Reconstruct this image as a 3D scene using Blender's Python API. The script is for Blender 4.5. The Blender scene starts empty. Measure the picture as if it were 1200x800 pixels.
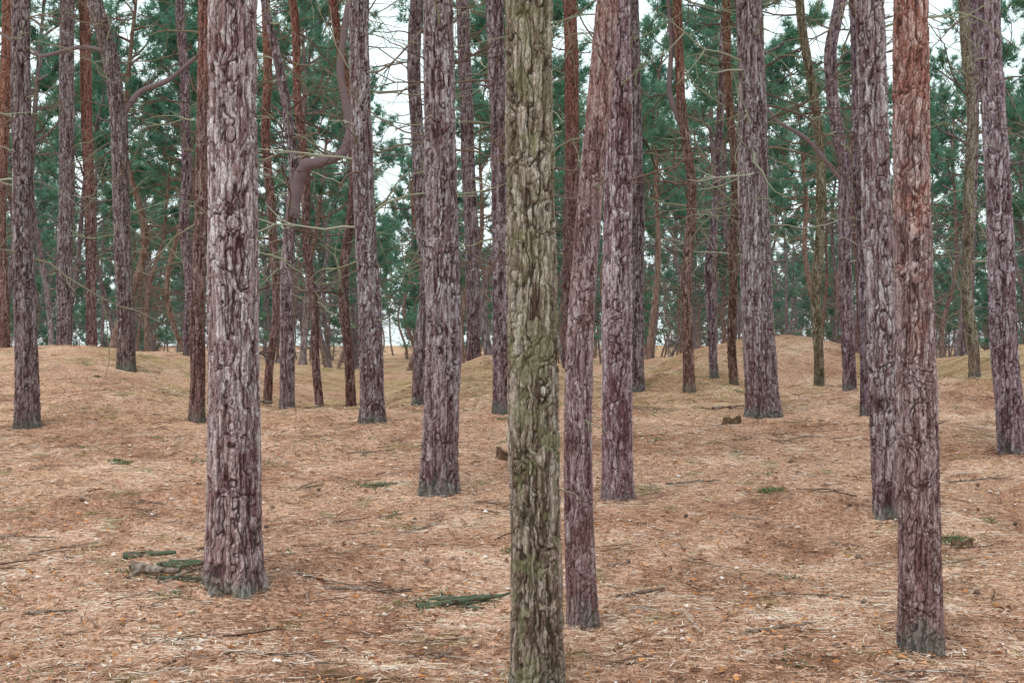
import bpy, math, random
import numpy as np
from mathutils import Vector
scene=bpy.context.scene
scene.view_settings.view_transform='Standard';scene.view_settings.look='None';scene.view_settings.exposure=0
col=scene.collection

# ------------------------------------------------------------------ terrain
PD=[-400,-30,0,5,8,10,12,14,16,18,20,22,25,30,34,40,50,60,90,700]
PH=[0,0,0,.01,.05,.17,.30,.43,.55,.68,.80,.90,1.03,1.16,1.18,.95,.35,.05,-.3,-.5]
_yy=np.linspace(-400,700,11001)
_hh=np.interp(_yy,PD,PH)
_k=np.hanning(23);_k/=_k.sum()
_hh=np.convolve(np.pad(_hh,11,mode='edge'),_k,mode='valid')
def ground(x,y):
    x=np.asarray(x,float);y=np.asarray(y,float)
    h=np.interp(y,_yy,_hh)
    far=np.clip((y-12)/12,0,1)
    G_=lambda cx,cy,sx,sy: np.exp(-((x-cx)/sx)**2-((y-cy)/sy)**2)
    h=h+far*(0.54*G_(5.4,28.5,2.5,2.6)+.40*G_(11,28,2.4,3.4)-0.75*G_(-3.2,30,2.3,9)-.45*G_(8.0,29,1.1,5)
       +0.38*G_(-8.8,29,3.4,3)+.42*G_(-.5,27,1.2,2.2)-.36*G_(1.9,30,1.2,6)+.24*G_(2.3,21.6,1.0,1.1)-.40*G_(-3.4,23.8,1.4,1.8)
       +.30*G_(6.6,19.8,1.6,1.3)+.28*G_(-4.9,19.2,1.3,1.1)-.25*G_(4.6,24,1.6,1.5)+.22*G_(-.9,21.5,.9,1.)-.18*G_(.9,23.5,1,1.3)+0.06*np.sin(x*1.15+1.3)*np.sin(y*.7))
    near=np.clip((y-2)/4,0,1)
    h=h+near*(0.030*np.sin(x*2.1+y*.7)+0.030*np.sin(x*1.1-y*1.9+2)+0.018*np.sin(x*4.3+1)*np.sin(y*3.7)
       +0.007*np.sin(x*9.1+y*5.3)*np.sin(y*8.3-x*3.1))
    return h

# ------------------------------------------------------------------ numpy noise
_tab=np.random.default_rng(1).random(65536).astype(np.float32)
_tab2=np.random.default_rng(2).random((65536,4)).astype(np.float32)
def _h(i,j,k): return (i*73856093 ^ j*19349663 ^ k*83492791)&65535
def vnoise(p):
    f=np.floor(p);t=(p-f).astype(np.float32);i=f.astype(np.int64);t=t*t*(3-2*t)
    out=0
    for a in (0,1):
        wa=t[:,0] if a else 1-t[:,0]
        for b in (0,1):
            wb=t[:,1] if b else 1-t[:,1]
            for c in (0,1):
                wc=t[:,2] if c else 1-t[:,2]
                out=out+wa*wb*wc*_tab[_h(i[:,0]+a,i[:,1]+b,i[:,2]+c)]
    return out
_A=np.array([[.80,.60,0],[-.60,.80,0],[0,0,1.]])
def fbm(p,sc,octv=3,rough=.55,mul=(1,1,1)):
    q=p*np.array(mul)*sc;s=0;a=1;tot=0
    for o in range(octv):
        s=s+a*vnoise(q+o*17.3);tot+=a;a*=rough;q=(q@_A)*2.03
    return np.clip(.5+(s/tot-.5)*(1.35 if octv>1 else 1.),0,1)
def cells(p):
    f=np.floor(p).astype(np.int64);N=len(p)
    d1=np.full(N,9.,np.float32);d2=np.full(N,9.,np.float32);idr=np.zeros((N,),np.int64)
    for a in (-1,0,1):
        for b in (-1,0,1):
            for c in (-1,0,1):
                i=f[:,0]+a;j=f[:,1]+b;k=f[:,2]+c;hh=_h(i,j,k);o=_tab2[hh]
                dx=i+o[:,0]-p[:,0];dy=j+o[:,1]-p[:,1];dz=k+o[:,2]-p[:,2]
                d=np.sqrt(dx*dx+dy*dy+dz*dz).astype(np.float32)
                m=d<d1
                d2=np.where(m,d1,np.minimum(d2,d));idr=np.where(m,hh,idr);d1=np.where(m,d,d1)
    return d1,(d2-d1)*.5,_tab[(idr*31+7)&65535],_tab[(idr*57+1234)&65535]
def sm(x,a,b):
    t=np.clip((x-a)/(b-a),0,1);return t*t*(3-2*t)
def pal(t,stops,cols):
    cols=np.array(cols);return np.stack([np.interp(t,stops,cols[:,i]) for i in range(3)],1)

# ------------------------------------------------------------------ mesh builder
class MB:
    def __init__(s): s.v=[];s.n=0;s.f={3:[],4:[]};s.m={3:[],4:[]};s.t={3:[],4:[]};s.c=None
    def add(s,v,f,mat=0,tint=0.5):
        v=np.asarray(v,float).reshape(-1,3);f=np.asarray(f,int)
        k=f.shape[1]
        s.v.append(v);s.f[k].append(f+s.n);s.m[k].append(np.full(len(f),mat));
        s.t[k].append(np.broadcast_to(np.asarray(tint,float),(len(f),)).copy());s.n+=len(v)
    def mesh(s,name,mats,smooth=True):
        me=bpy.data.meshes.new(name)
        v=np.concatenate(s.v);me.vertices.add(len(v));me.vertices.foreach_set('co',v.ravel())
        loops=[];starts=[];mi=[];ti=[];p=0
        for k in (3,4):
            if s.f[k]:
                f=np.concatenate(s.f[k]);loops.append(f.ravel());starts.append(p+np.arange(len(f))*k);p+=f.size
                mi.append(np.concatenate(s.m[k]));ti.append(np.concatenate(s.t[k]))
        loops=np.concatenate(loops);starts=np.concatenate(starts)
        me.loops.add(len(loops));me.loops.foreach_set('vertex_index',loops.astype(np.int32))
        me.polygons.add(len(starts));me.polygons.foreach_set('loop_start',starts.astype(np.int32))
        me.polygons.foreach_set('material_index',np.concatenate(mi).astype(np.int32))
        me.polygons.foreach_set('use_smooth',np.full(len(starts),smooth))
        a=me.attributes.new('tint','FLOAT','FACE');a.data.foreach_set('value',np.concatenate(ti).astype(np.float32))
        if s.c is not None:
            a=me.attributes.new('bcol','FLOAT_COLOR','POINT');cc=np.concatenate([s.c,np.ones((len(s.c),1))],1)
            a.data.foreach_set('color',cc.astype(np.float32).ravel())
        me.update(calc_edges=True)
        for m in mats: me.materials.append(m)
        return me
def obj(name,me,loc=(0,0,0),parent=None):
    o=bpy.data.objects.new(name,me);o.location=loc;col.objects.link(o)
    if parent is not None:o.parent=parent
    return o
def tube(mb,P,R,n,mat=0,tint=.5,horizontal=False):
    P=np.asarray(P,float);N=len(P);R=np.broadcast_to(np.asarray(R,float),(N,))
    a=np.linspace(0,2*np.pi,n,endpoint=False)
    if horizontal:
        u=np.tile([1.,0,0],(N,1));w=np.tile([0,1.,0],(N,1))
    else:
        T=np.gradient(P,axis=0);T/=np.linalg.norm(T,axis=1,keepdims=True)+1e-9
        ref=np.array([0,0,1.]) if abs(T[:,2]).mean()<.8 else np.array([1.,0,0])
        u=np.cross(T,ref);u/=np.linalg.norm(u,axis=1,keepdims=True)+1e-9
        w=np.cross(u,T)
    V=P[:,None,:]+R[:,None,None]*(np.cos(a)[None,:,None]*u[:,None,:]+np.sin(a)[None,:,None]*w[:,None,:])
    i=np.arange(N-1)[:,None]*n;j=np.arange(n)[None,:];j2=(j+1)%n
    F=np.stack([i+j,i+j2,i+n+j2,i+n+j],-1).reshape(-1,4)
    mb.add(V.reshape(-1,3),F,mat,tint)
def unit(v): return v/(np.linalg.norm(v,axis=-1,keepdims=True)+1e-9)
def bpath(r,start,d,L,n=6,up=0.0,wig=.25):
    d=unit(np.asarray(d,float));P=[np.asarray(start,float)]
    for i in range(n-1):
        d=unit(d+r.normal(0,wig,3)*.6+np.array([0,0,up/n]))
        P.append(P[-1]+d*L/(n-1))
    return np.array(P)
def tufts(mb,C,D,r,nb=14,L=.16,w=.02,mat=1,tint=None):
    C=np.asarray(C);D=unit(np.asarray(D));N=len(C)
    d=unit(D[:,None,:]*.75+unit(r.normal(0,1,(N,nb,3))))
    side=unit(np.cross(d,r.normal(0,1,(N,nb,3))))
    l=L*r.uniform(.7,1.2,(N,nb,1))
    c=C[:,None,:]+r.normal(0,.02,(N,nb,3))
    V=np.stack([c-side*w/2,c+side*w/2,c+d*l],2).reshape(-1,3)
    F=np.arange(N*nb*3).reshape(-1,3)
    t=r.uniform(0,1,N) if tint is None else tint
    mb.add(V,F,mat,np.repeat(t,nb))
def crown(mb,base,Hc,R,r,nl=18,nsec=7,nt=14,rs=.06,nb=14,L=.16,w=.02):
    stem=bpath(r,base,(0,0,1),Hc,9,up=1.2,wig=.12)
    tube(mb,stem,np.linspace(rs,.012,9),7,0)
    C=[];D=[];T=[]
    for i in range(nl):
        t=(i+r.uniform(0,.8))/nl
        s=t*7.6;k=int(s);p=stem[k]+(stem[k+1]-stem[k])*(s-k)
        az=i*2.4+r.uniform(-.5,.5);el=np.radians(-8+55*t+r.uniform(-14,14))
        Ln=R*(1-.62*t)*r.uniform(.6,1.15)
        d=np.array([math.cos(az)*math.cos(el),math.sin(az)*math.cos(el),math.sin(el)])
        lp=bpath(r,p,d,Ln,7,up=.9,wig=.25)
        tube(mb,lp,np.linspace(rs*.6*(1-.4*t),.009,7),5,0)
        base_t=r.uniform(.1,.9)
        for j in range(nsec):
            q=r.uniform(.3,1);k=min(int(q*6),5);pp=lp[k]+(lp[k+1]-lp[k])*(q*6-k)
            dd=unit(unit(lp[k+1]-lp[k])+r.normal(0,.75,3)*np.array([1,1,.45])+np.array([0,0,.25]))
            sp=bpath(r,pp,dd,r.uniform(.35,.95)*(.5+.5*R/2.5),4,up=.6,wig=.3)
            tube(mb,sp,np.linspace(.010,.005,4),3,0)
            q=r.uniform(.25,1.,nt)*3;k=np.minimum(q.astype(int),2)
            c=sp[k]+(sp[k+1]-sp[k])*(q-k)[:,None]+r.normal(0,.08,(nt,3))
            C.append(c);D.append(np.tile(dd+np.array([0,0,.5]),(nt,1)));T.append(np.clip(base_t+r.normal(0,.2,nt),0,1))
    tufts(mb,np.concatenate(C),np.concatenate(D),r,nb,L,w,1,np.concatenate(T))
def dead_branches(mb,pathf,radf,z0,z1,n,r,Lmin=.4,Lmax=1.6,mat=0,rad=.012):
    for i in range(n):
        z=r.uniform(z0,z1);p=pathf(z);az=r.uniform(0,2*np.pi);el=r.uniform(-.35,.6)
        L=r.uniform(Lmin,Lmax)*r.uniform(.5,1)
        d=np.array([math.cos(az)*math.cos(el),math.sin(az)*math.cos(el),math.sin(el)])
        st=p+d*radf(z)*.6
        bp=bpath(r,st,d,L,8,up=r.uniform(-1.,.8),wig=.34)
        k0=rad*r.uniform(.6,1.3)
        tt=r.uniform(0,1)
        tube(mb,bp,np.linspace(k0,k0*.35,8),5,mat,tt)
        for j in range(r.integers(0,6)):
            k=r.integers(2,7)
            sp=bpath(r,bp[k],unit(bp[k]-bp[k-1])+r.normal(0,.6,3),L*r.uniform(.2,.6),5,up=0,wig=.32)
            tube(mb,sp,np.linspace(k0*.55,k0*.25,5),4,mat,tt)

# ------------------------------------------------------------------ node helpers
def newmat(name):
    m=bpy.data.materials.new(name);m.use_nodes=True;nt=m.node_tree
    return m,nt,nt.nodes['Principled BSDF'],nt.nodes['Material Output']
class G:
    def __init__(s,nt): s.nt=nt
    def node(s,t,**k):
        n=s.nt.nodes.new(t)
        for a,b in k.items(): setattr(n,a,b)
        return n
    def set(s,sock,v):
        if isinstance(v,bpy.types.NodeSocket): s.nt.links.new(v,sock)
        else: sock.default_value=v
    def math(s,op,a,b=0.,clamp=False):
        n=s.node('ShaderNodeMath',operation=op,use_clamp=clamp);s.set(n.inputs[0],a);s.set(n.inputs[1],b);return n.outputs[0]
    def vmath(s,op,a,b):
        n=s.node('ShaderNodeVectorMath',operation=op);s.set(n.inputs[0],a);s.set(n.inputs[1],b);return n.outputs[0]
    def noise(s,vec,sc,det=3,rough=.55,out='Fac'):
        n=s.node('ShaderNodeTexNoise');s.set(n.inputs['Vector'],vec);n.inputs['Scale'].default_value=sc
        n.inputs['Detail'].default_value=det;n.inputs['Roughness'].default_value=rough
        return n.outputs[0] if out=='Fac' else n.outputs['Color']
    def mr(s,v,a,b,c=0.,d=1.,smooth=True):
        n=s.node('ShaderNodeMapRange',interpolation_type='SMOOTHSTEP' if smooth else 'LINEAR')
        s.set(n.inputs[0],v);n.inputs[1].default_value=a;n.inputs[2].default_value=b;n.inputs[3].default_value=c;n.inputs[4].default_value=d
        return n.outputs[0]
    def mix(s,f,a,b,mode='MIX'):
        n=s.node('ShaderNodeMix',data_type='RGBA',blend_type=mode)
        s.set(n.inputs[0],f);s.set(n.inputs[6],a if not isinstance(a,tuple) else (*a,1));s.set(n.inputs[7],b if not isinstance(b,tuple) else (*b,1))
        return n.outputs[2]
    def ramp(s,f,stops,interp='LINEAR'):
        n=s.node('ShaderNodeValToRGB');cr=n.color_ramp;cr.interpolation=interp
        while len(cr.elements)<len(stops): cr.elements.new(.5)
        for e,(p,c) in zip(cr.elements,stops): e.position=p;e.color=(*c,1)
        s.set(n.inputs[0],f);return n.outputs[0]
def matte(g,nt,bs,out,c,nrm=None):
    nt.nodes.remove(bs);d=g.node('ShaderNodeBsdfDiffuse');g.set(d.inputs[0],c if not isinstance(c,tuple) else (*c,1));d.inputs[1].default_value=.5
    if nrm: nt.links.new(nrm,d.inputs['Normal'])
    nt.links.new(d.outputs[0],out.inputs[0])

def bark_material():
    m,nt,bs,out=newmat('pine_bark');g=G(nt)
    tc=g.node('ShaderNodeTexCoord');at=g.node('ShaderNodeAttribute',attribute_name='bcol')
    n=g.noise(g.vmath('MULTIPLY',tc.outputs['Object'],(1,1,.3)),210,2,.8)
    c=g.mix(1.,at.outputs['Color'],g.ramp(n,[(.30,(.50,.46,.46)),(.5,(.98,.98,.98)),(.68,(1.45,1.45,1.46))]),'MULTIPLY')
    matte(g,nt,bs,out,c);return m
barkm=bark_material()
class BS: pass
def bstyle(pl,fis,sc,zs,disp,moss=0.,upper=None,zup=(9,10)):
    b=BS();b.pl=pl;b.fis=np.array(fis);b.sc=sc;b.zs=zs;b.disp=disp;b.moss=moss;b.upper=upper;b.zup=zup;return b
PUR=[(.17,.095,.10),(.30,.21,.225),(.44,.37,.40),(.64,.585,.62)]
bk_purple=bstyle(PUR,(.05,.024,.026),19,.10,.023)
bk_moss=bstyle([(.14,.105,.075),(.28,.235,.17),(.40,.36,.28),(.56,.52,.44)],(.045,.034,.022),25,.18,.018,moss=.6)
bk_red=bstyle([(.16,.10,.095),(.29,.205,.20),(.42,.34,.33),(.60,.53,.52)],(.055,.03,.026),28,.26,.013,upper=[(.27,.115,.09),(.46,.25,.20),(.68,.56,.51)],zup=(1.9,2.9))
bk_slim=bstyle([(.19,.11,.105),(.32,.21,.21),(.43,.32,.325),(.59,.50,.50)],(.065,.032,.028),30,.26,.010,upper=[(.29,.14,.115),(.44,.27,.24),(.60,.48,.45)],zup=(1.4,4.0))
bk_mid=bstyle([(.125,.07,.075),(.235,.165,.18),(.35,.285,.31),(.51,.455,.49)],(.035,.02,.022),17,.12,.018)
bk_midred=bstyle([(.12,.065,.055),(.21,.13,.115),(.30,.20,.185),(.41,.315,.30)],(.04,.02,.02),19,.2,.013,upper=[(.22,.085,.06),(.34,.16,.12),(.45,.27,.215)],zup=(3.,6))
bk_olive=bstyle([(.13,.11,.08),(.23,.20,.15),(.33,.30,.23),(.44,.41,.34)],(.04,.03,.02),19,.2,.010,moss=.4)

def bark_eval(p,z,st):
    dv=np.stack([fbm(p,10,3,.7),fbm(p+41.7,10,3,.7),fbm(p+83.1,6,2,.6)],1)-.5
    dis=dv*np.array([.026,.026,.14])
    ps=p*np.array([1,1,st.zs])
    rn=fbm(p*np.array([1,1,st.zs*.6])+dis*.9,st.sc*1.1,2,.5);rid=np.abs(rn-.5)
    rn2=fbm(p*np.array([1,1,st.zs*1.1])+dis+7.7,st.sc*2.4,2,.5);rid2=np.abs(rn2-.5)
    fur=sm(rid,.01,.075);fur2=sm(rid2,.0,.07)
    d1,e1,c1,c1b=cells((ps*np.array([1,1,1.4])+dis)*st.sc)
    d2,e2,c2,c2b=cells((p*np.array([1,1,.30])+dis*np.array([1.4,1.4,.8]))*st.sc*2.2)
    fib=fbm(p,95,3,.8,(1,1,.08))
    fine=fbm(p,140,2,.8)
    big=fbm(p,7,3,.6,(1,1,.35))
    plate=sm(e1,.0,.07)
    h=fur*(.35+.65*plate)*(.50+.40*c1b)+.22*fur2*fur+.22*sm(e2,0,.06)*c2+.24*(fib-.5)+.18*(fine-.5)-.6
    sel=.30*c2b+.16*c1b+.34*fib+.20*big
    c=pal(sel,[.26,.42,.55,.74],st.pl)
    if st.upper:
        sel2=.5*c2b+.5*fine
        cu=pal(sel2,[.15,.5,.82],st.upper)
        zz=z+(fbm(p,5,3,.7)-.5)*2.6
        f=sm(zz,*st.zup)[:,None]*.88;c=c*(1-f)+cu*f
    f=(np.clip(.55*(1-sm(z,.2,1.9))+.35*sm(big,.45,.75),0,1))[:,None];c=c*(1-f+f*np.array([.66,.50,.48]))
    f=(.55*(1-sm(fib,.34,.54)))[:,None];c=c*(1-f+f*np.array([.45,.35,.35]))
    f=np.clip(.94*(1-sm(rid,.0,.058))+.50*(1-sm(rid2,.0,.045))+.60*(1-sm(e1,0,.045))+.40*(1-sm(e2,0,.04)),0,.93)[:,None]
    c=c*(1-f)+st.fis*f
    mn=fbm(p,9,4,.7)
    if st.moss>0:
        f=(.55*sm(mn,.66-.22*st.moss,.84-.22*st.moss))[:,None];c=c*(1-f)+f*np.array([.20,.205,.10])
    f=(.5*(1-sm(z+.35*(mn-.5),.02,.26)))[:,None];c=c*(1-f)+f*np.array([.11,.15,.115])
    return h,c

def far_bark():
    m,nt,bs,out=newmat('bark_distant');g=G(nt)
    tc=g.node('ShaderNodeTexCoord');oi=g.node('ShaderNodeObjectInfo')
    v=g.vmath('ADD',tc.outputs['Object'],oi.outputs['Location'])
    n=g.noise(g.vmath('MULTIPLY',v,(1,1,.3)),18,2,.65)
    a=g.ramp(n,[(.3,(.08,.055,.06)),(.5,(.20,.155,.16)),(.7,(.35,.30,.31))])
    b=g.ramp(n,[(.3,(.12,.065,.05)),(.5,(.27,.17,.14)),(.7,(.40,.29,.25))])
    matte(g,nt,bs,out,g.mix(g.mr(oi.outputs['Random'],.4,.85),a,b));return m
bk_far=far_bark()
def rampmat(name,stops):
    m,nt,bs,out=newmat(name);g=G(nt);at=g.node('ShaderNodeAttribute',attribute_name='tint')
    matte(g,nt,bs,out,g.ramp(at.outputs['Fac'],stops));return m
dead=rampmat('dead_branch_wood',[(0,(.12,.07,.06)),(.35,(.22,.15,.125)),(.6,(.25,.22,.16)),(.85,(.31,.33,.23)),(1,(.46,.44,.38))])
limb=rampmat('limb_bark',[(0,(.22,.16,.17)),(1,(.26,.19,.20))])
def foliage():
    m,nt,bs,out=newmat('pine_needles');g=G(nt)
    at=g.node('ShaderNodeAttribute',attribute_name='tint');oi=g.node('ShaderNodeObjectInfo')
    c=g.ramp(at.outputs['Fac'],[(0,(.06,.15,.10)),(.5,(.125,.26,.175)),(1,(.23,.38,.26))])
    c=g.mix(g.math('MULTIPLY',oi.outputs['Random'],.5),c,(.13,.28,.215))
    nt.nodes.remove(bs)
    d=g.node('ShaderNodeBsdfDiffuse');t=g.node('ShaderNodeBsdfTranslucent');mx=g.node('ShaderNodeMixShader')
    g.set(d.inputs[0],c);g.set(t.inputs[0],g.mix(.5,c,(.25,.46,.32)));mx.inputs[0].default_value=.45
    nt.links.new(d.outputs[0],mx.inputs[1]);nt.links.new(t.outputs[0],mx.inputs[2]);nt.links.new(mx.outputs[0],out.inputs[0])
    return m
needles=foliage()

# ------------------------------------------------------------------ crown variants (shared mesh data)
crowns=[]
for i in range(5):
    r=np.random.default_rng(100+i);mb=MB()
    crown(mb,(0,0,0),r.uniform(3.6,4.8),r.uniform(1.8,2.4),r,nl=13,nsec=5,nt=9,rs=.07,nb=10,L=.17,w=.022)
    crowns.append(mb.mesh('pine_crown_mesh_%d'%i,[bk_far,needles]))

# ------------------------------------------------------------------ surveyed trees
def make_tree(x,y,rb,rt,path,st,H=None,deadn=10,seed=0,stubs=0,wob=None,extra=None,dz0=None):
    r=np.random.default_rng(1000+seed)
    if wob is None: wob=.02 if rb>.12 else .07
    z0=float(ground(x,y))-.06
    ztop=1.6+.24*y
    if H is None: H=max(8.2,ztop+2)+r.uniform(0,1.2)
    hz=np.array([0]+[p[0]-z0 for p in path]);hd=np.array([0]+[p[1] for p in path])
    if hz[-1]<H:
        sl=np.clip((hd[-1]-hd[-2])/(hz[-1]-hz[-2]),-.06,.06)
        hd=np.append(hd,hd[-1]+sl*(H-hz[-1]));hz=np.append(hz,H)
    zz=np.linspace(0,H,400);xx=np.interp(zz,hz,hd)
    k=np.hanning(31);k/=k.sum();xp=np.pad(xx,15,mode='reflect',reflect_type='odd');xx=np.convolve(xp,k,mode='valid')
    ph=r.uniform(0,6,4)
    env=np.clip(zz/1.5,0,1)
    xx=xx+env*wob*(np.sin(zz*1.3+ph[0])-math.sin(ph[0])+.4*np.sin(zz*2.9+ph[3]))*.6
    yo=env*wob*(np.sin(zz*1.1+ph[1])+.5*np.sin(zz*2.3+ph[2]))
    zt=min(ztop-z0,H*.95)
    def rad(z):
        z=np.asarray(z,float)
        a=rb*.87+(rt-rb*.87)*np.clip(z/zt,0,1)
        a=np.where(z>zt,rt+(.065-rt)*(z-zt)/(H-zt+1e-6),a)
        return a+rb*.19*np.exp(-z/.18)
    def pf(z): return np.array([np.interp(z,zz,xx),np.interp(z,zz,yo),z])
    px=max(y,6.)*.00058
    n=int(np.clip(2*np.pi*rb/max(px,.0040),24,290));dz=max(px*1.2,.0055)
    za=np.arange(0,min(zt+.3,H),dz);zb=np.arange(za[-1]+dz,H,.12);Z=np.concatenate([za,zb])
    lp=r.uniform(0,6,5);nlb=r.integers(4,7)
    A=np.linspace(0,2*np.pi,n,endpoint=False)[None,:];ZZ=Z[:,None]
    lob=(1+.10*np.exp(-ZZ/.15)*np.sin(nlb*A+lp[0])+.04*np.sin(2*A+lp[1]+ZZ*.5)+.028*np.sin(3*A+lp[2]-ZZ*1.3)+.02*np.sin(5*A+lp[3]+ZZ*2.1)
            +.012*np.sin(ZZ*3.1+lp[4])+.008*np.sin(ZZ*7.3+lp[0]))
    Rr=rad(Z)[:,None]*lob
    cx=np.interp(Z,zz,xx)[:,None];cy=np.interp(Z,zz,yo)[:,None]
    base=np.stack([cx+Rr*np.cos(A),cy+Rr*np.sin(A),ZZ+0*A],-1).reshape(-1,3)
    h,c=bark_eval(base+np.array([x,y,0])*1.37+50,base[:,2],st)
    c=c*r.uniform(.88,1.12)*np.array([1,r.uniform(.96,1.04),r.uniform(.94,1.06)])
    R2=Rr+st.disp*h.reshape(Rr.shape)
    V=np.stack([cx+R2*np.cos(A),cy+R2*np.sin(A),ZZ+0*A],-1).reshape(-1,3)
    i=np.arange(len(Z)-1)[:,None]*n;j=np.arange(n)[None,:];j2=(j+1)%n
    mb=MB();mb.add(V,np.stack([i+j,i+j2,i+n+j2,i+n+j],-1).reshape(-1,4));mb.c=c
    root=bpy.data.objects.new('pine_tree',None);col.objects.link(root);root.location=(x,y,z0);root.empty_display_size=.3
    obj('trunk',mb.mesh('trunk',[barkm]),parent=root)
    mb=MB()
    lo=dz0 if dz0 is not None else 1.9
    rf=lambda z: float(rad(z))
    if deadn:
        dead_branches(mb,pf,rf,lo,H,int(deadn*2.6),r,.5,2.5,rad=.0135 if y>15 else .009)
        if y>9: dead_branches(mb,pf,rf,lo*.7,H,int(deadn*1.6),r,.1,.6,rad=.009)
    if stubs: dead_branches(mb,pf,rf,.8,3.6,stubs,r,.05,.22,rad=.008)
    if extra:
        for (pts,r0,r1) in extra:
            pts=np.array([(a,b,c-z0) for a,b,c in pts],float)
            t=np.linspace(0,len(pts)-1,len(pts)*8);pp=np.stack([np.interp(t,range(len(pts)),pts[:,i]) for i in range(3)],1)
            kk=np.hanning(9);kk/=kk.sum()
            pp=np.stack([np.convolve(np.pad(pp[:,i],4,mode='reflect',reflect_type='odd'),kk,mode='valid') for i in range(3)],1)
            tube(mb,pp,np.linspace(r0,r1,len(pp))*(1+.08*np.sin(np.arange(len(pp))*1.1)),12,1)
    if mb.n: obj('branches',mb.mesh('branches',[dead,limb]),parent=root)
    c=obj('crown',crowns[seed%5],parent=root);e=pf(H-.12);c.location=tuple(e);c.rotation_euler=(0,0,r.uniform(0,6.28));s=r.uniform(.85,1.1);c.scale=(s,s,s)
    return root
S=[0]
def T(*a,**k):
    S[0]+=1;make_tree(*a,seed=S[0],**k)
# foreground
T(-1.677,8.55,.19,.133,[(1.6,.0),(3.65,.01)],bk_purple,deadn=3,dz0=4.5,stubs=10,wob=.012)
T(.115,6.4,.123,.096,[(1.6,-.012),(3.1,-.035)],bk_moss,deadn=3,dz0=4,stubs=18,wob=.008)
T(.39,7.7,.088,.058,[(.6,-.03),(1.14,-.037),(1.6,-.023),(2.06,.014),(2.52,.055),(2.99,.097),(3.45,.134)],bk_slim,deadn=3,dz0=4,stubs=8,wob=.006)
T(2.07,7.2,.118,.078,[(1.17,-.02),(2.4,-.035),(3.3,-.047)],bk_red,deadn=3,dz0=4,stubs=8,wob=.008)
T(-.617,12.1,.165,.115,[(1.6,.01),(4.5,.0)],bk_purple,deadn=8,dz0=3.0,stubs=8)
T(.89,12.05,.138,.105,[(1.6,.0),(4.5,-.01)],bk_purple,deadn=7,dz0=2.6,stubs=18)
T(2.9,10.9,.118,.104,[(1.6,-.09),(2.9,-.13),(4.2,-.17)],bk_purple,deadn=5,dz0=3,stubs=8,wob=.02)
T(5.1,14.4,.15,.11,[(1.6,-.13),(3.3,-.22),(5.06,-.28)],bk_purple,deadn=6,dz0=3,stubs=5)
# middle
T(-5.72,16.8,.16,.10,[(3,-.04),(5.6,-.08)],bk_mid,deadn=12)
T(-6.91,25.5,.18,.13,[(3.13,-.05),(5.4,-.12),(6.8,-.31),(7.7,-.58)],bk_mid,deadn=26,H=9.5,
  extra=[([(-.12,0,5.6),(.2,.1,6.1),(.7,.2,6.3),(1.4,.2,6.9),(2.1,.3,8)],.06,.03),([(-.3,0,6.8),(-.9,.1,6.9),(-1.6,.1,6.7),(-2.4,.2,7.2)],.05,.02)])
T(-3.9,17.6,.105,.075,[(3,.04),(5.8,.1)],bk_midred,deadn=14,wob=.02)
T(-3.1,19.6,.115,.045,[(2.8,.02),(3.95,.12),(5,-.02),(6,-.25),(7,-.45)],bk_mid,H=8.5,deadn=18,wob=.02,
  extra=[([(.08,0,3.3),(.13,-.02,3.75),(.25,-.06,4.03),(.5,-.1,4.06),(.78,-.1,4.16),(.9,-.1,4.5),(.72,-.05,5.3),(.85,0,6.3),(1.05,0,7.2),(.95,0,9)],.095,.03)])
T(-1.69,17.3,.165,.11,[(2.6,-.07),(5.75,-.18)],bk_purple,deadn=14)
T(-.12,18.5,.135,.10,[(3,-.03),(6,-.1)],bk_mid,deadn=18,dz0=1.8)
T(1.80,20.7,.125,.11,[(3,.0),(6.5,-.06)],bk_mid,deadn=14)
T(3.13,17.7,.235,.145,[(2.6,-.1),(5.85,-.17)],bk_purple,deadn=14)
T(2.58,20.7,.09,.06,[(2.8,-.1),(4,-.02),(5.3,-.15),(6.5,-.2)],bk_midred,deadn=20,
  extra=[([(-.06,0,4.6),(-.3,0,5.2),(-.25,0,6),(-.4,0,7.5),(-.35,0,9)],.045,.025)])
T(4.96,20.9,.10,.085,[(2.85,-.04),(4.1,-.06),(4.98,-.25),(5.86,-.29),(6.6,-.13)],bk_mid,deadn=18,wob=.03,
  extra=[([(-.06,0,3.9),(-.6,.1,4.6),(-1.1,.2,4.9),(-1.5,.2,5.8)],.04,.015)])
T(4.92,22.8,.085,.07,[(3,.03),(4.3,.07),(7,-.25)],bk_olive,deadn=16)
T(8.29,25.5,.11,.085,[(3,-.04),(7.7,-.1)],bk_olive,deadn=14)
T(4.48,18.,.07,.06,[(3,-.05),(6,-.16)],bk_mid,deadn=12,wob=.02)
T(-1.32,20.,.10,.085,[(3,.03),(6.4,-.08)],bk_mid,deadn=18)
T(-.78,29.,.15,.13,[(4,-.06),(8.5,-.25)],bk_mid,deadn=22)
T(-10.4,33,.19,.16,[(4,.06),(9.5,.1)],bk_mid,deadn=16)
T(-9.86,33.4,.14,.12,[(4,-.05),(9.5,-.2)],bk_midred,deadn=18)
T(3.67,23.5,.08,.06,[(3,-.04),(7,-.1)],bk_midred,deadn=16)
T(3.53,24.8,.075,.055,[(3,-.1),(7,.2)],bk_mid,deadn=16)
T(-2.54,22.5,.085,.065,[(3,-.05),(4.4,.05),(7,-.2)],bk_midred,deadn=18)
T(-3.04,22.7,.075,.06,[(2,-.2),(3,-.3),(4.4,-.25),(7,-.55)],bk_midred,deadn=16)
T(-11.4,32,.13,.11,[(4,-.1),(9,.05)],bk_midred,deadn=14)
T(1.22,30,.17,.14,[(3,-.02),(5,.05),(8.8,.0)],bk_midred,deadn=20)
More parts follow.
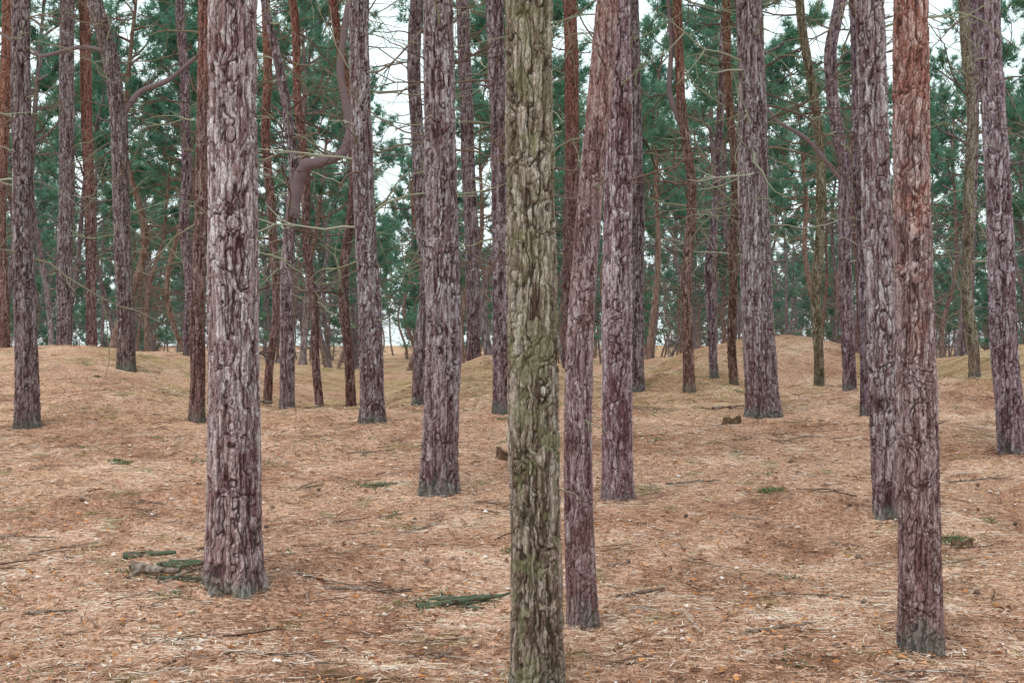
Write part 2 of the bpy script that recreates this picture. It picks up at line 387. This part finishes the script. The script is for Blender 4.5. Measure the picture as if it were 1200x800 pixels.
T(-6.6,29,.11,.09,[(3,.05),(8.5,-.1)],bk_mid,deadn=16)
T(-4.3,25,.085,.07,[(3,.08),(7.5,-.1)],bk_midred,deadn=14)
T(6.6,27,.11,.08,[(3,.08),(5,-.1),(8,.2)],bk_midred,deadn=18)
T(9.9,31,.14,.11,[(3,.08),(9,.2)],bk_mid,deadn=16)
T(-9.4,21,.15,.11,[(3,.08),(7,-.1)],bk_mid,deadn=10)
T(8.7,17,.15,.11,[(3,.0),(7,-.1)],bk_mid,deadn=10)

# ------------------------------------------------------------------ distant forest
variants=[]
HB=[3.8,4.8,5.6,6.2,7.0,5.2,7.8,2.6,5.8,1.0,3.0,1.6]
for i in range(12):
    r=np.random.default_rng(300+i);mb=MB()
    Hb=HB[i];Hc=r.uniform(4.2,6.2)
    r0=r.uniform(.06,.14) if i<9 else .07
    Z=np.linspace(0,Hb,24);ph=r.uniform(0,6,3);am=r.uniform(.06,.36)
    le=r.uniform(-.12,.12)
    xx=am*(np.sin(Z*.9+ph[0])-math.sin(ph[0]))+Z*le;yy=am*(np.sin(Z*1.1+ph[1])-math.sin(ph[1]))
    P=np.stack([xx,yy,Z],1);R=np.linspace(r0,min(r0,.07),24);R[0]*=1.25
    tube(mb,P,R,9,0,horizontal=True)
    pf=lambda z:np.array([np.interp(z,Z,xx),np.interp(z,Z,yy),z]);rf=lambda z:float(np.interp(z,Z,R))
    dead_branches(mb,pf,rf,Hb*.25,Hb+1,40,r,.5,2.8,rad=.015)
    crown(mb,P[-1],Hc,r.uniform(2.,2.9),r,nl=16,nsec=7,nt=11,rs=.075,nb=12,L=.20,w=.028)
    variants.append(mb.mesh('distant_pine_mesh_%d'%i,[bk_far,needles]))
forest=bpy.data.objects.new('distant_pine_forest',None);col.objects.link(forest)
r=np.random.default_rng(55);pts=[]
for tr in range(20000):
    y=35+165*r.uniform(0,1)**1.0;x=r.uniform(-.52,.52)*y+r.uniform(-3,3)
    md=1.4+3.2*r.uniform()
    if all((x-a)**2+(y-b)**2>md*md for a,b in pts): pts.append((x,y))
    if len(pts)>=500: break
for _ in range(110):
    y=r.uniform(110,200);pts.append((r.uniform(-.5,.5)*y,y))
for n_,(x,y) in enumerate(pts):
    k=r.integers(0,12)
    if y<62 and k in(0,7,9,10,11): k=r.choice([1,5,3,2])
    if n_>=500: k=r.choice([9,11,7,10])
    o=obj('pine',variants[k],(x,y,float(ground(x,y))-.1),forest)
    s=r.uniform(.85,1.25);o.scale=(s,s,s*r.uniform(.92,1.12));o.rotation_euler=(r.normal(0,.035),r.normal(0,.035),r.uniform(0,6.28))

# ------------------------------------------------------------------ ground sheet
def axis(segs):
    out=[]
    for a,b,s in segs: out.append(np.arange(a,b,s))
    return np.concatenate(out+[np.array([segs[-1][1]])])
gx=axis([(-600,-100,50),(-100,-20,4),(-20,-8,.25),(-8,8,.04),(8,20,.25),(20,100,4),(100,600,50)])
gy=axis([(-300,-20,40),(-20,3,1),(3,14,.04),(14,36,.09),(36,70,1),(70,200,8),(200,700,50)])
X,Y=np.meshgrid(gx,gy);Zg=ground(X,Y)
def micro(x,y):
    q=np.stack([x,y,0*x],1);return (fbm(q,7,3,.75)-.5)*.055*np.clip((40-y)/20,0,1)
fade=(np.abs(X)<20)*(Y>3)
Zg=Zg+micro(X.ravel(),Y.ravel()).reshape(X.shape)*fade
nx=len(gx);ny=len(gy)
i=np.arange(ny-1)[:,None]*nx;j=np.arange(nx-1)[None,:]
F=np.stack([i+j,i+j+1,i+nx+j+1,i+nx+j],-1).reshape(-1,4)
mb=MB();mb.add(np.stack([X,Y,Zg],-1).reshape(-1,3),F)
def macro(x,y):
    q=np.stack([np.ravel(x),np.ravel(y),0*np.ravel(x)],1)
    a=fbm(q,.9,4,.7);b=fbm(q+9,2.9,4,.7);c=fbm(q+30,.4,4,.65);d=fbm(q+70,2.1,4,.7);e=fbm(q+12,4.,3,.6)
    return a,b,c,d,e
a_,b_,c_,d_,e_=macro(X,Y)
gc=np.ones((len(a_),3))
f=(.55*sm(a_,.45,.72))[:,None];gc=gc*(1-f+f*np.array([.70,.59,.54]))
f=(.55*sm(b_,.55,.75))[:,None];gc=gc*(1-f+f*np.array([.54,.48,.46]))
f=(.6*sm(d_,.52,.76))[:,None];gc=gc*(1-f+f*np.array([1.25,1.36,1.46]))
mz=(sm(c_,.42,.60)*(.05+.55*sm(Y.ravel(),15,24)))
f=mz[:,None];gc=gc*(1-f+f*np.array([.76,.92,.70]))
f=(.6*sm(e_,.72,.82))[:,None];gc=gc*(1-f+f*np.array([.40,.62,.38]))
mb.c=gc
m,nt,bs,out=newmat('pine_needle_litter_ground');g=G(nt)
tc=g.node('ShaderNodeTexCoord');v=tc.outputs['Object']
st1=g.noise(g.vmath('MULTIPLY',v,(1,.3,1)),70,3,.85)
st2=g.noise(v,24,4,.85)
s=g.math('ADD',g.math('MULTIPLY',st1,.5),g.math('MULTIPLY',st2,.5))
c=g.ramp(s,[(.40,(.15,.08,.055)),(.46,(.39,.215,.145)),(.53,(.59,.36,.25)),(.62,(.76,.56,.44))])
at=g.node('ShaderNodeAttribute',attribute_name='bcol')
c=g.mix(1.,c,at.outputs['Color'],'MULTIPLY')
matte(g,nt,bs,out,c)
obj('ground',mb.mesh('ground',[m]))

# ------------------------------------------------------------------ litter
def scatter(r,N,y0,y1,p=1.,half=.42):
    y=y0+(y1-y0)*r.uniform(0,1,N)**p;x=r.uniform(-half,half,N)*y*1.05
    return x,y
def gz(x,y): return ground(x,y)+micro(x,y)
def slope_strips(r,x,y,L,w,lift,mat,tint,mb,tilt=.22):
    N=len(x);a=r.uniform(0,2*np.pi,N)
    d=np.stack([np.cos(a),np.sin(a)],1);n2=np.stack([-d[:,1],d[:,0]],1)
    L=L[:,None];w=w[:,None]
    p0=np.stack([x,y],1)-d*L/2;p1=np.stack([x,y],1)+d*L/2
    zc=gz(x,y)
    def lift3(p,z): return np.concatenate([p,(zc+z)[:,None]],1)
    za=lift+r.uniform(-.04,tilt,N)*L[:,0]*.5;zb=lift+r.uniform(-.04,tilt,N)*L[:,0]*.5
    V=np.stack([lift3(p0-n2*w/2,za),lift3(p0+n2*w/2,za+w[:,0]*.3),lift3(p1+n2*w/2,zb+w[:,0]*.3),lift3(p1-n2*w/2,zb)],1).reshape(-1,3)
    mb.add(V,np.arange(4*N).reshape(-1,4),mat,tint)
r=np.random.default_rng(21)
litter_m=rampmat('dry_pine_needles',[(0,(.11,.052,.036)),(.25,(.32,.165,.105)),(.55,(.58,.345,.235)),(.85,(.75,.55,.42)),(1,(.85,.77,.68))])
def clump(x,y):
    a,b,c,d,e=macro(x,y);return -.24*sm(a,.45,.72)-.22*sm(b,.55,.75)+.26*sm(d,.52,.76)
mb=MB()
x,y=scatter(r,210000,4.6,17,1.25);N=len(x)
slope_strips(r,x,y,r.uniform(.03,.09,N),r.uniform(.0018,.0042,N),r.uniform(.002,.018,N),0,np.clip(r.normal(.56,.32,N)+clump(x,y),0,1),mb)
x,y=scatter(r,50000,14,32,1.1);N=len(x)
slope_strips(r,x,y,r.uniform(.05,.11,N),r.uniform(.004,.007,N),r.uniform(.002,.014,N),0,np.clip(r.normal(.48,.28,N)+clump(x,y),0,1),mb)
obj('pine_needle_litter',mb.mesh('pine_needle_litter',[litter_m],False))
leaf_m=rampmat('fallen_leaf',[(0,(.12,.06,.04)),(.35,(.38,.16,.06)),(.6,(.62,.27,.10)),(.8,(.66,.50,.42)),(1,(.82,.74,.70))])
mb=MB();x,y=scatter(r,9500,4.8,24,1.3);N=len(x)
a=r.uniform(0,6.28,N);L=r.uniform(.016,.055,N);w=L*r.uniform(.5,.8,N)
d=np.stack([np.cos(a),np.sin(a),r.uniform(-.2,.3,N)],1);s_=np.stack([-np.sin(a),np.cos(a),r.uniform(-.3,.5,N)],1)
C=np.stack([x,y,gz(x,y)+.016],1);L=L[:,None];w=w[:,None]
cup=np.array([0,0,1.])*w*.25
V=np.stack([C-d*L/2,C-d*L*.15+s_*w/2+cup,C+d*L/2,C-d*L*.15-s_*w/2+cup],1).reshape(-1,3)
mb.add(V,np.arange(4*N).reshape(-1,4),0,r.uniform(0,1,N))
obj('fallen_leaves',mb.mesh('fallen_leaves',[leaf_m],False))
twig_m=rampmat('twig_bark',[(0,(.08,.045,.035)),(.45,(.20,.135,.105)),(.8,(.36,.28,.24)),(1,(.56,.50,.47))])
def ground_branch(mb,r,x,y,ang,L,rad,n=9,forks=2,tint=.4,lift=.01,wig=.18,mat=0,seg=6):
    P=[np.array([x,y])];a=ang
    for k in range(n-1):
        a+=r.normal(0,wig);P.append(P[-1]+np.array([math.cos(a),math.sin(a)])*L/(n-1))
    P=np.array(P);z0=gz(P[:,0],P[:,1])
    cf=np.polyfit(np.arange(n),z0,1);z=np.maximum(np.polyval(cf,np.arange(n))+.004,z0-rad*.3)+lift+rad*.5
    z=z+np.linspace(0,r.uniform(0,.10)*L,n)
    P=np.concatenate([P,z[:,None]],1)
    tube(mb,P,np.linspace(rad,rad*.4,n)*r.uniform(.8,1.2,n),seg,mat,tint)
    for f in range(forks):
        k=r.integers(1,n-2);a2=ang+r.choice([-1,1])*r.uniform(.4,1.0)
        ground_branch(mb,r,P[k,0],P[k,1],a2,L*r.uniform(.2,.45),rad*.45,6,0,tint,lift,wig,mat,5)
mb=MB()
x,y=scatter(r,2300,4.8,28,1.1)
for a,b_ in zip(x,y):
    L=.05+.34*r.uniform(0,1)**2.5
    ground_branch(mb,r,a,b_,r.uniform(0,6.28),L,r.uniform(.002,.0055),6,int(r.uniform()<.45),r.uniform(0,1),.006,.16,0,4)
for _ in range(26):
    (cx,),(cy,)=scatter(r,1,5.5,22,1.)
    for k in range(r.integers(5,11)):
        ground_branch(mb,r,cx+r.normal(0,.13),cy+r.normal(0,.13),r.normal(0,.7)+r.choice([0,3.14]),r.uniform(.08,.32),r.uniform(.003,.006),6,1,r.uniform(0,.8),.012,.16,0,4)
obj('fallen_twigs',mb.mesh('fallen_twigs',[twig_m]))
def woodmat(name,sc,stops):
    m,nt,bs,out=newmat(name);g=G(nt);tc=g.node('ShaderNodeTexCoord')
    b=g.node('ShaderNodeBump');g.set(b.inputs['Height'],g.noise(tc.outputs['Object'],60,3,.7));b.inputs['Distance'].default_value=.02
    matte(g,nt,bs,out,g.ramp(g.noise(tc.outputs['Object'],sc,4,.65),stops),b.outputs[0]);return m
mossm=woodmat('mossy_dead_wood',16,[(.38,(.07,.05,.04)),(.46,(.18,.15,.12)),(.52,(.09,.15,.085)),(.62,(.18,.17,.12)),(.72,(.20,.28,.13))])
greym=woodmat('weathered_branch',20,[(.35,(.09,.06,.05)),(.5,(.25,.185,.15)),(.68,(.45,.39,.35))])
stm=woodmat('stump_wood',26,[(.35,(.05,.03,.02)),(.52,(.15,.09,.06)),(.7,(.26,.17,.12))])
for (x,y,ang,L,rad,fk,mt) in [
  (-2.38,8.95,-.95,.50,.038,1,greym),(-2.25,9.0,.15,.5,.024,4,mossm),(-2.55,9.35,.0,.36,.030,0,mossm),(-2.15,8.6,.6,.35,.020,4,mossm),(-2.2,9.15,-.2,.3,.018,3,mossm),
  (-2.1,8.8,1.2,.3,.014,2,greym),(-.56,8.35,.25,.62,.024,5,mossm),(-.60,8.55,.12,.5,.014,4,mossm),(-1.15,8.7,.1,.55,.012,2,greym),(-1.35,8.9,-.5,.5,.008,2,greym),
  (-3.85,10.4,-.05,.55,.011,2,greym),(-3.3,9.7,.5,.5,.008,2,greym),(-2.75,8.05,-.05,.34,.012,1,greym),
  (.62,8.5,-.1,.3,.014,1,greym),(1.4,12.9,-.1,.5,.012,3,greym),(1.2,7.3,.3,.45,.011,4,greym),(-1.4,6.9,.1,.45,.009,3,greym),
  (-1.3,12.3,.1,.3,.016,1,mossm),(2.6,18.5,-.2,.5,.018,2,greym),(1.75,6.7,.15,.5,.007,3,greym),
  (-.8,10.6,.8,.5,.008,2,greym),(-4.3,21,.05,.8,.035,2,greym),(-1.9,7.3,.4,.4,.007,3,greym),
  (1.5,8.4,-.15,.5,.007,3,greym),(-1.7,14.5,.1,.5,.011,3,greym),(3.9,12.7,.1,.6,.011,3,greym)]:
    mb=MB();ground_branch(mb,r,x,y,ang,L,rad,10,fk,.5,.002,.11,0,9 if rad>.015 else 6)
    obj('fallen_branch',mb.mesh('fallen_branch',[mt]))
def stump(x,y,R,H):
    mb=MB();nn=24;lev=10;a=np.linspace(0,2*np.pi,nn,endpoint=False);V=[]
    rim=H*(1+.35*np.sin(a*2+1)+.2*np.sin(a*5)+r.normal(0,.08,nn))
    ls=r.normal(0,.06,nn)
    for k in range(lev):
        t=k/(lev-1);rr=R*(1+.5*(1-t)**3)*(1+ls+.05*np.sin(3*a));V.append(np.stack([rr*np.cos(a),rr*np.sin(a),t*rim-.04],1))
    for t,zf in ((.75,.7),(.4,.5),(.02,.45)): V.append(np.stack([R*t*np.cos(a),R*t*np.sin(a),rim*zf*.9+r.normal(0,.005,nn)],1))
    V=np.concatenate(V);L_=lev+3
    i=np.arange(L_-1)[:,None]*nn;j=np.arange(nn)[None,:];j2=(j+1)%nn
    mb.add(V,np.stack([i+j,i+j2,i+nn+j2,i+nn+j],-1).reshape(-1,4))
    obj('tree_stump',mb.mesh('tree_stump',[stm]),(x,y,float(ground(x,y))))
stump(-.06,13.9,.09,.14);stump(2.68,17.3,.10,.09);stump(3.15,9.95,.08,.07)
mb=MB();x,y=scatter(r,45,5,14,1.2)
for a,b_ in zip(x,y):
    z=float(ground(a,b_))+.014;an=r.uniform(0,6.28);d=np.array([math.cos(an),math.sin(an),.05])
    s=np.linspace(0,1,9);P=np.array([a,b_,z])+d*s[:,None]*.05
    R=.015*np.sin(np.pi*np.clip(s*.9+.08,0,1))**.7*(1+.18*(np.arange(9)%2))
    tube(mb,P,R,7,0,r.uniform(.2,.6))
obj('pine_cones',mb.mesh('pine_cones',[twig_m],False))
grass_m=rampmat('moss_and_grass',[(0,(.07,.11,.05)),(.5,(.14,.20,.09)),(1,(.26,.29,.15))])
mb=MB()
spots=[(2.2,12.1,.06,260),(-3.75,13.7,.05,180),(-1.2,12.3,.1,120),(3.15,10.2,.07,240),(-2.3,8.9,.14,160),(-.45,8.5,.12,160),(1.75,9.0,.05,40),(-1.8,15,.5,160),(-2.,8.75,.08,100)]
for _ in range(60):
    a,b_=scatter(r,1,5.5,26,.8);spots.append((a[0],b_[0],r.uniform(.02,.09),int(r.uniform(10,50))))
for (cx,cy,sp,nn) in spots:
    x=cx+r.normal(0,sp,nn);y=cy+r.normal(0,sp,nn);h=r.uniform(.010,.035,nn)
    a=r.uniform(0,6.28,nn);w=.004+.0003*cy
    sd=np.stack([np.cos(a)*w,np.sin(a)*w,np.zeros(nn)],1);B=np.stack([x,y,gz(x,y)+.004],1)
    tip=B+np.stack([r.normal(0,.02,nn),r.normal(0,.02,nn),h],1)
    mb.add(np.stack([B-sd,B+sd,tip],1).reshape(-1,3),np.arange(3*nn).reshape(-1,3),0,r.uniform(0,1,nn))
obj('moss_and_grass',mb.mesh('moss_and_grass',[grass_m],False))

# ------------------------------------------------------------------ light
el=math.radians(52);rot=math.radians(205)
w=bpy.data.worlds.new('World');scene.world=w;w.use_nodes=True;nt=w.node_tree;g=G(nt)
sky=g.node('ShaderNodeTexSky',sky_type='NISHITA');sky.sun_disc=False;sky.sun_elevation=el;sky.sun_rotation=rot
sky.air_density=1.;sky.dust_density=4.;sky.ozone_density=1.
skyc=g.mix(.8,sky.outputs[0],(8.5,9.9,9.9))     # thin bright overcast veil over the clear sky
bg=nt.nodes['Background'];nt.links.new(skyc,bg.inputs[0]);bg.inputs[1].default_value=.15
sd=Vector((math.sin(rot)*math.cos(el),math.cos(rot)*math.cos(el),math.sin(el)))
L=bpy.data.lights.new('sun','SUN');L.energy=1.2;L.angle=math.radians(40);L.color=(1,.97,.92)
so=bpy.data.objects.new('sun',L);so.rotation_euler=sd.to_track_quat('Z','Y').to_euler();so.location=(0,-5,20);col.objects.link(so)
# ------------------------------------------------------------------ camera
cam=bpy.data.cameras.new('camera');cam.lens=50;cam.sensor_width=36;cam.clip_end=2000;cam.clip_start=.1
co=bpy.data.objects.new('camera',cam);co.location=(0,0,1.6);co.rotation_euler=(math.radians(90),0,0);col.objects.link(co);scene.camera=co
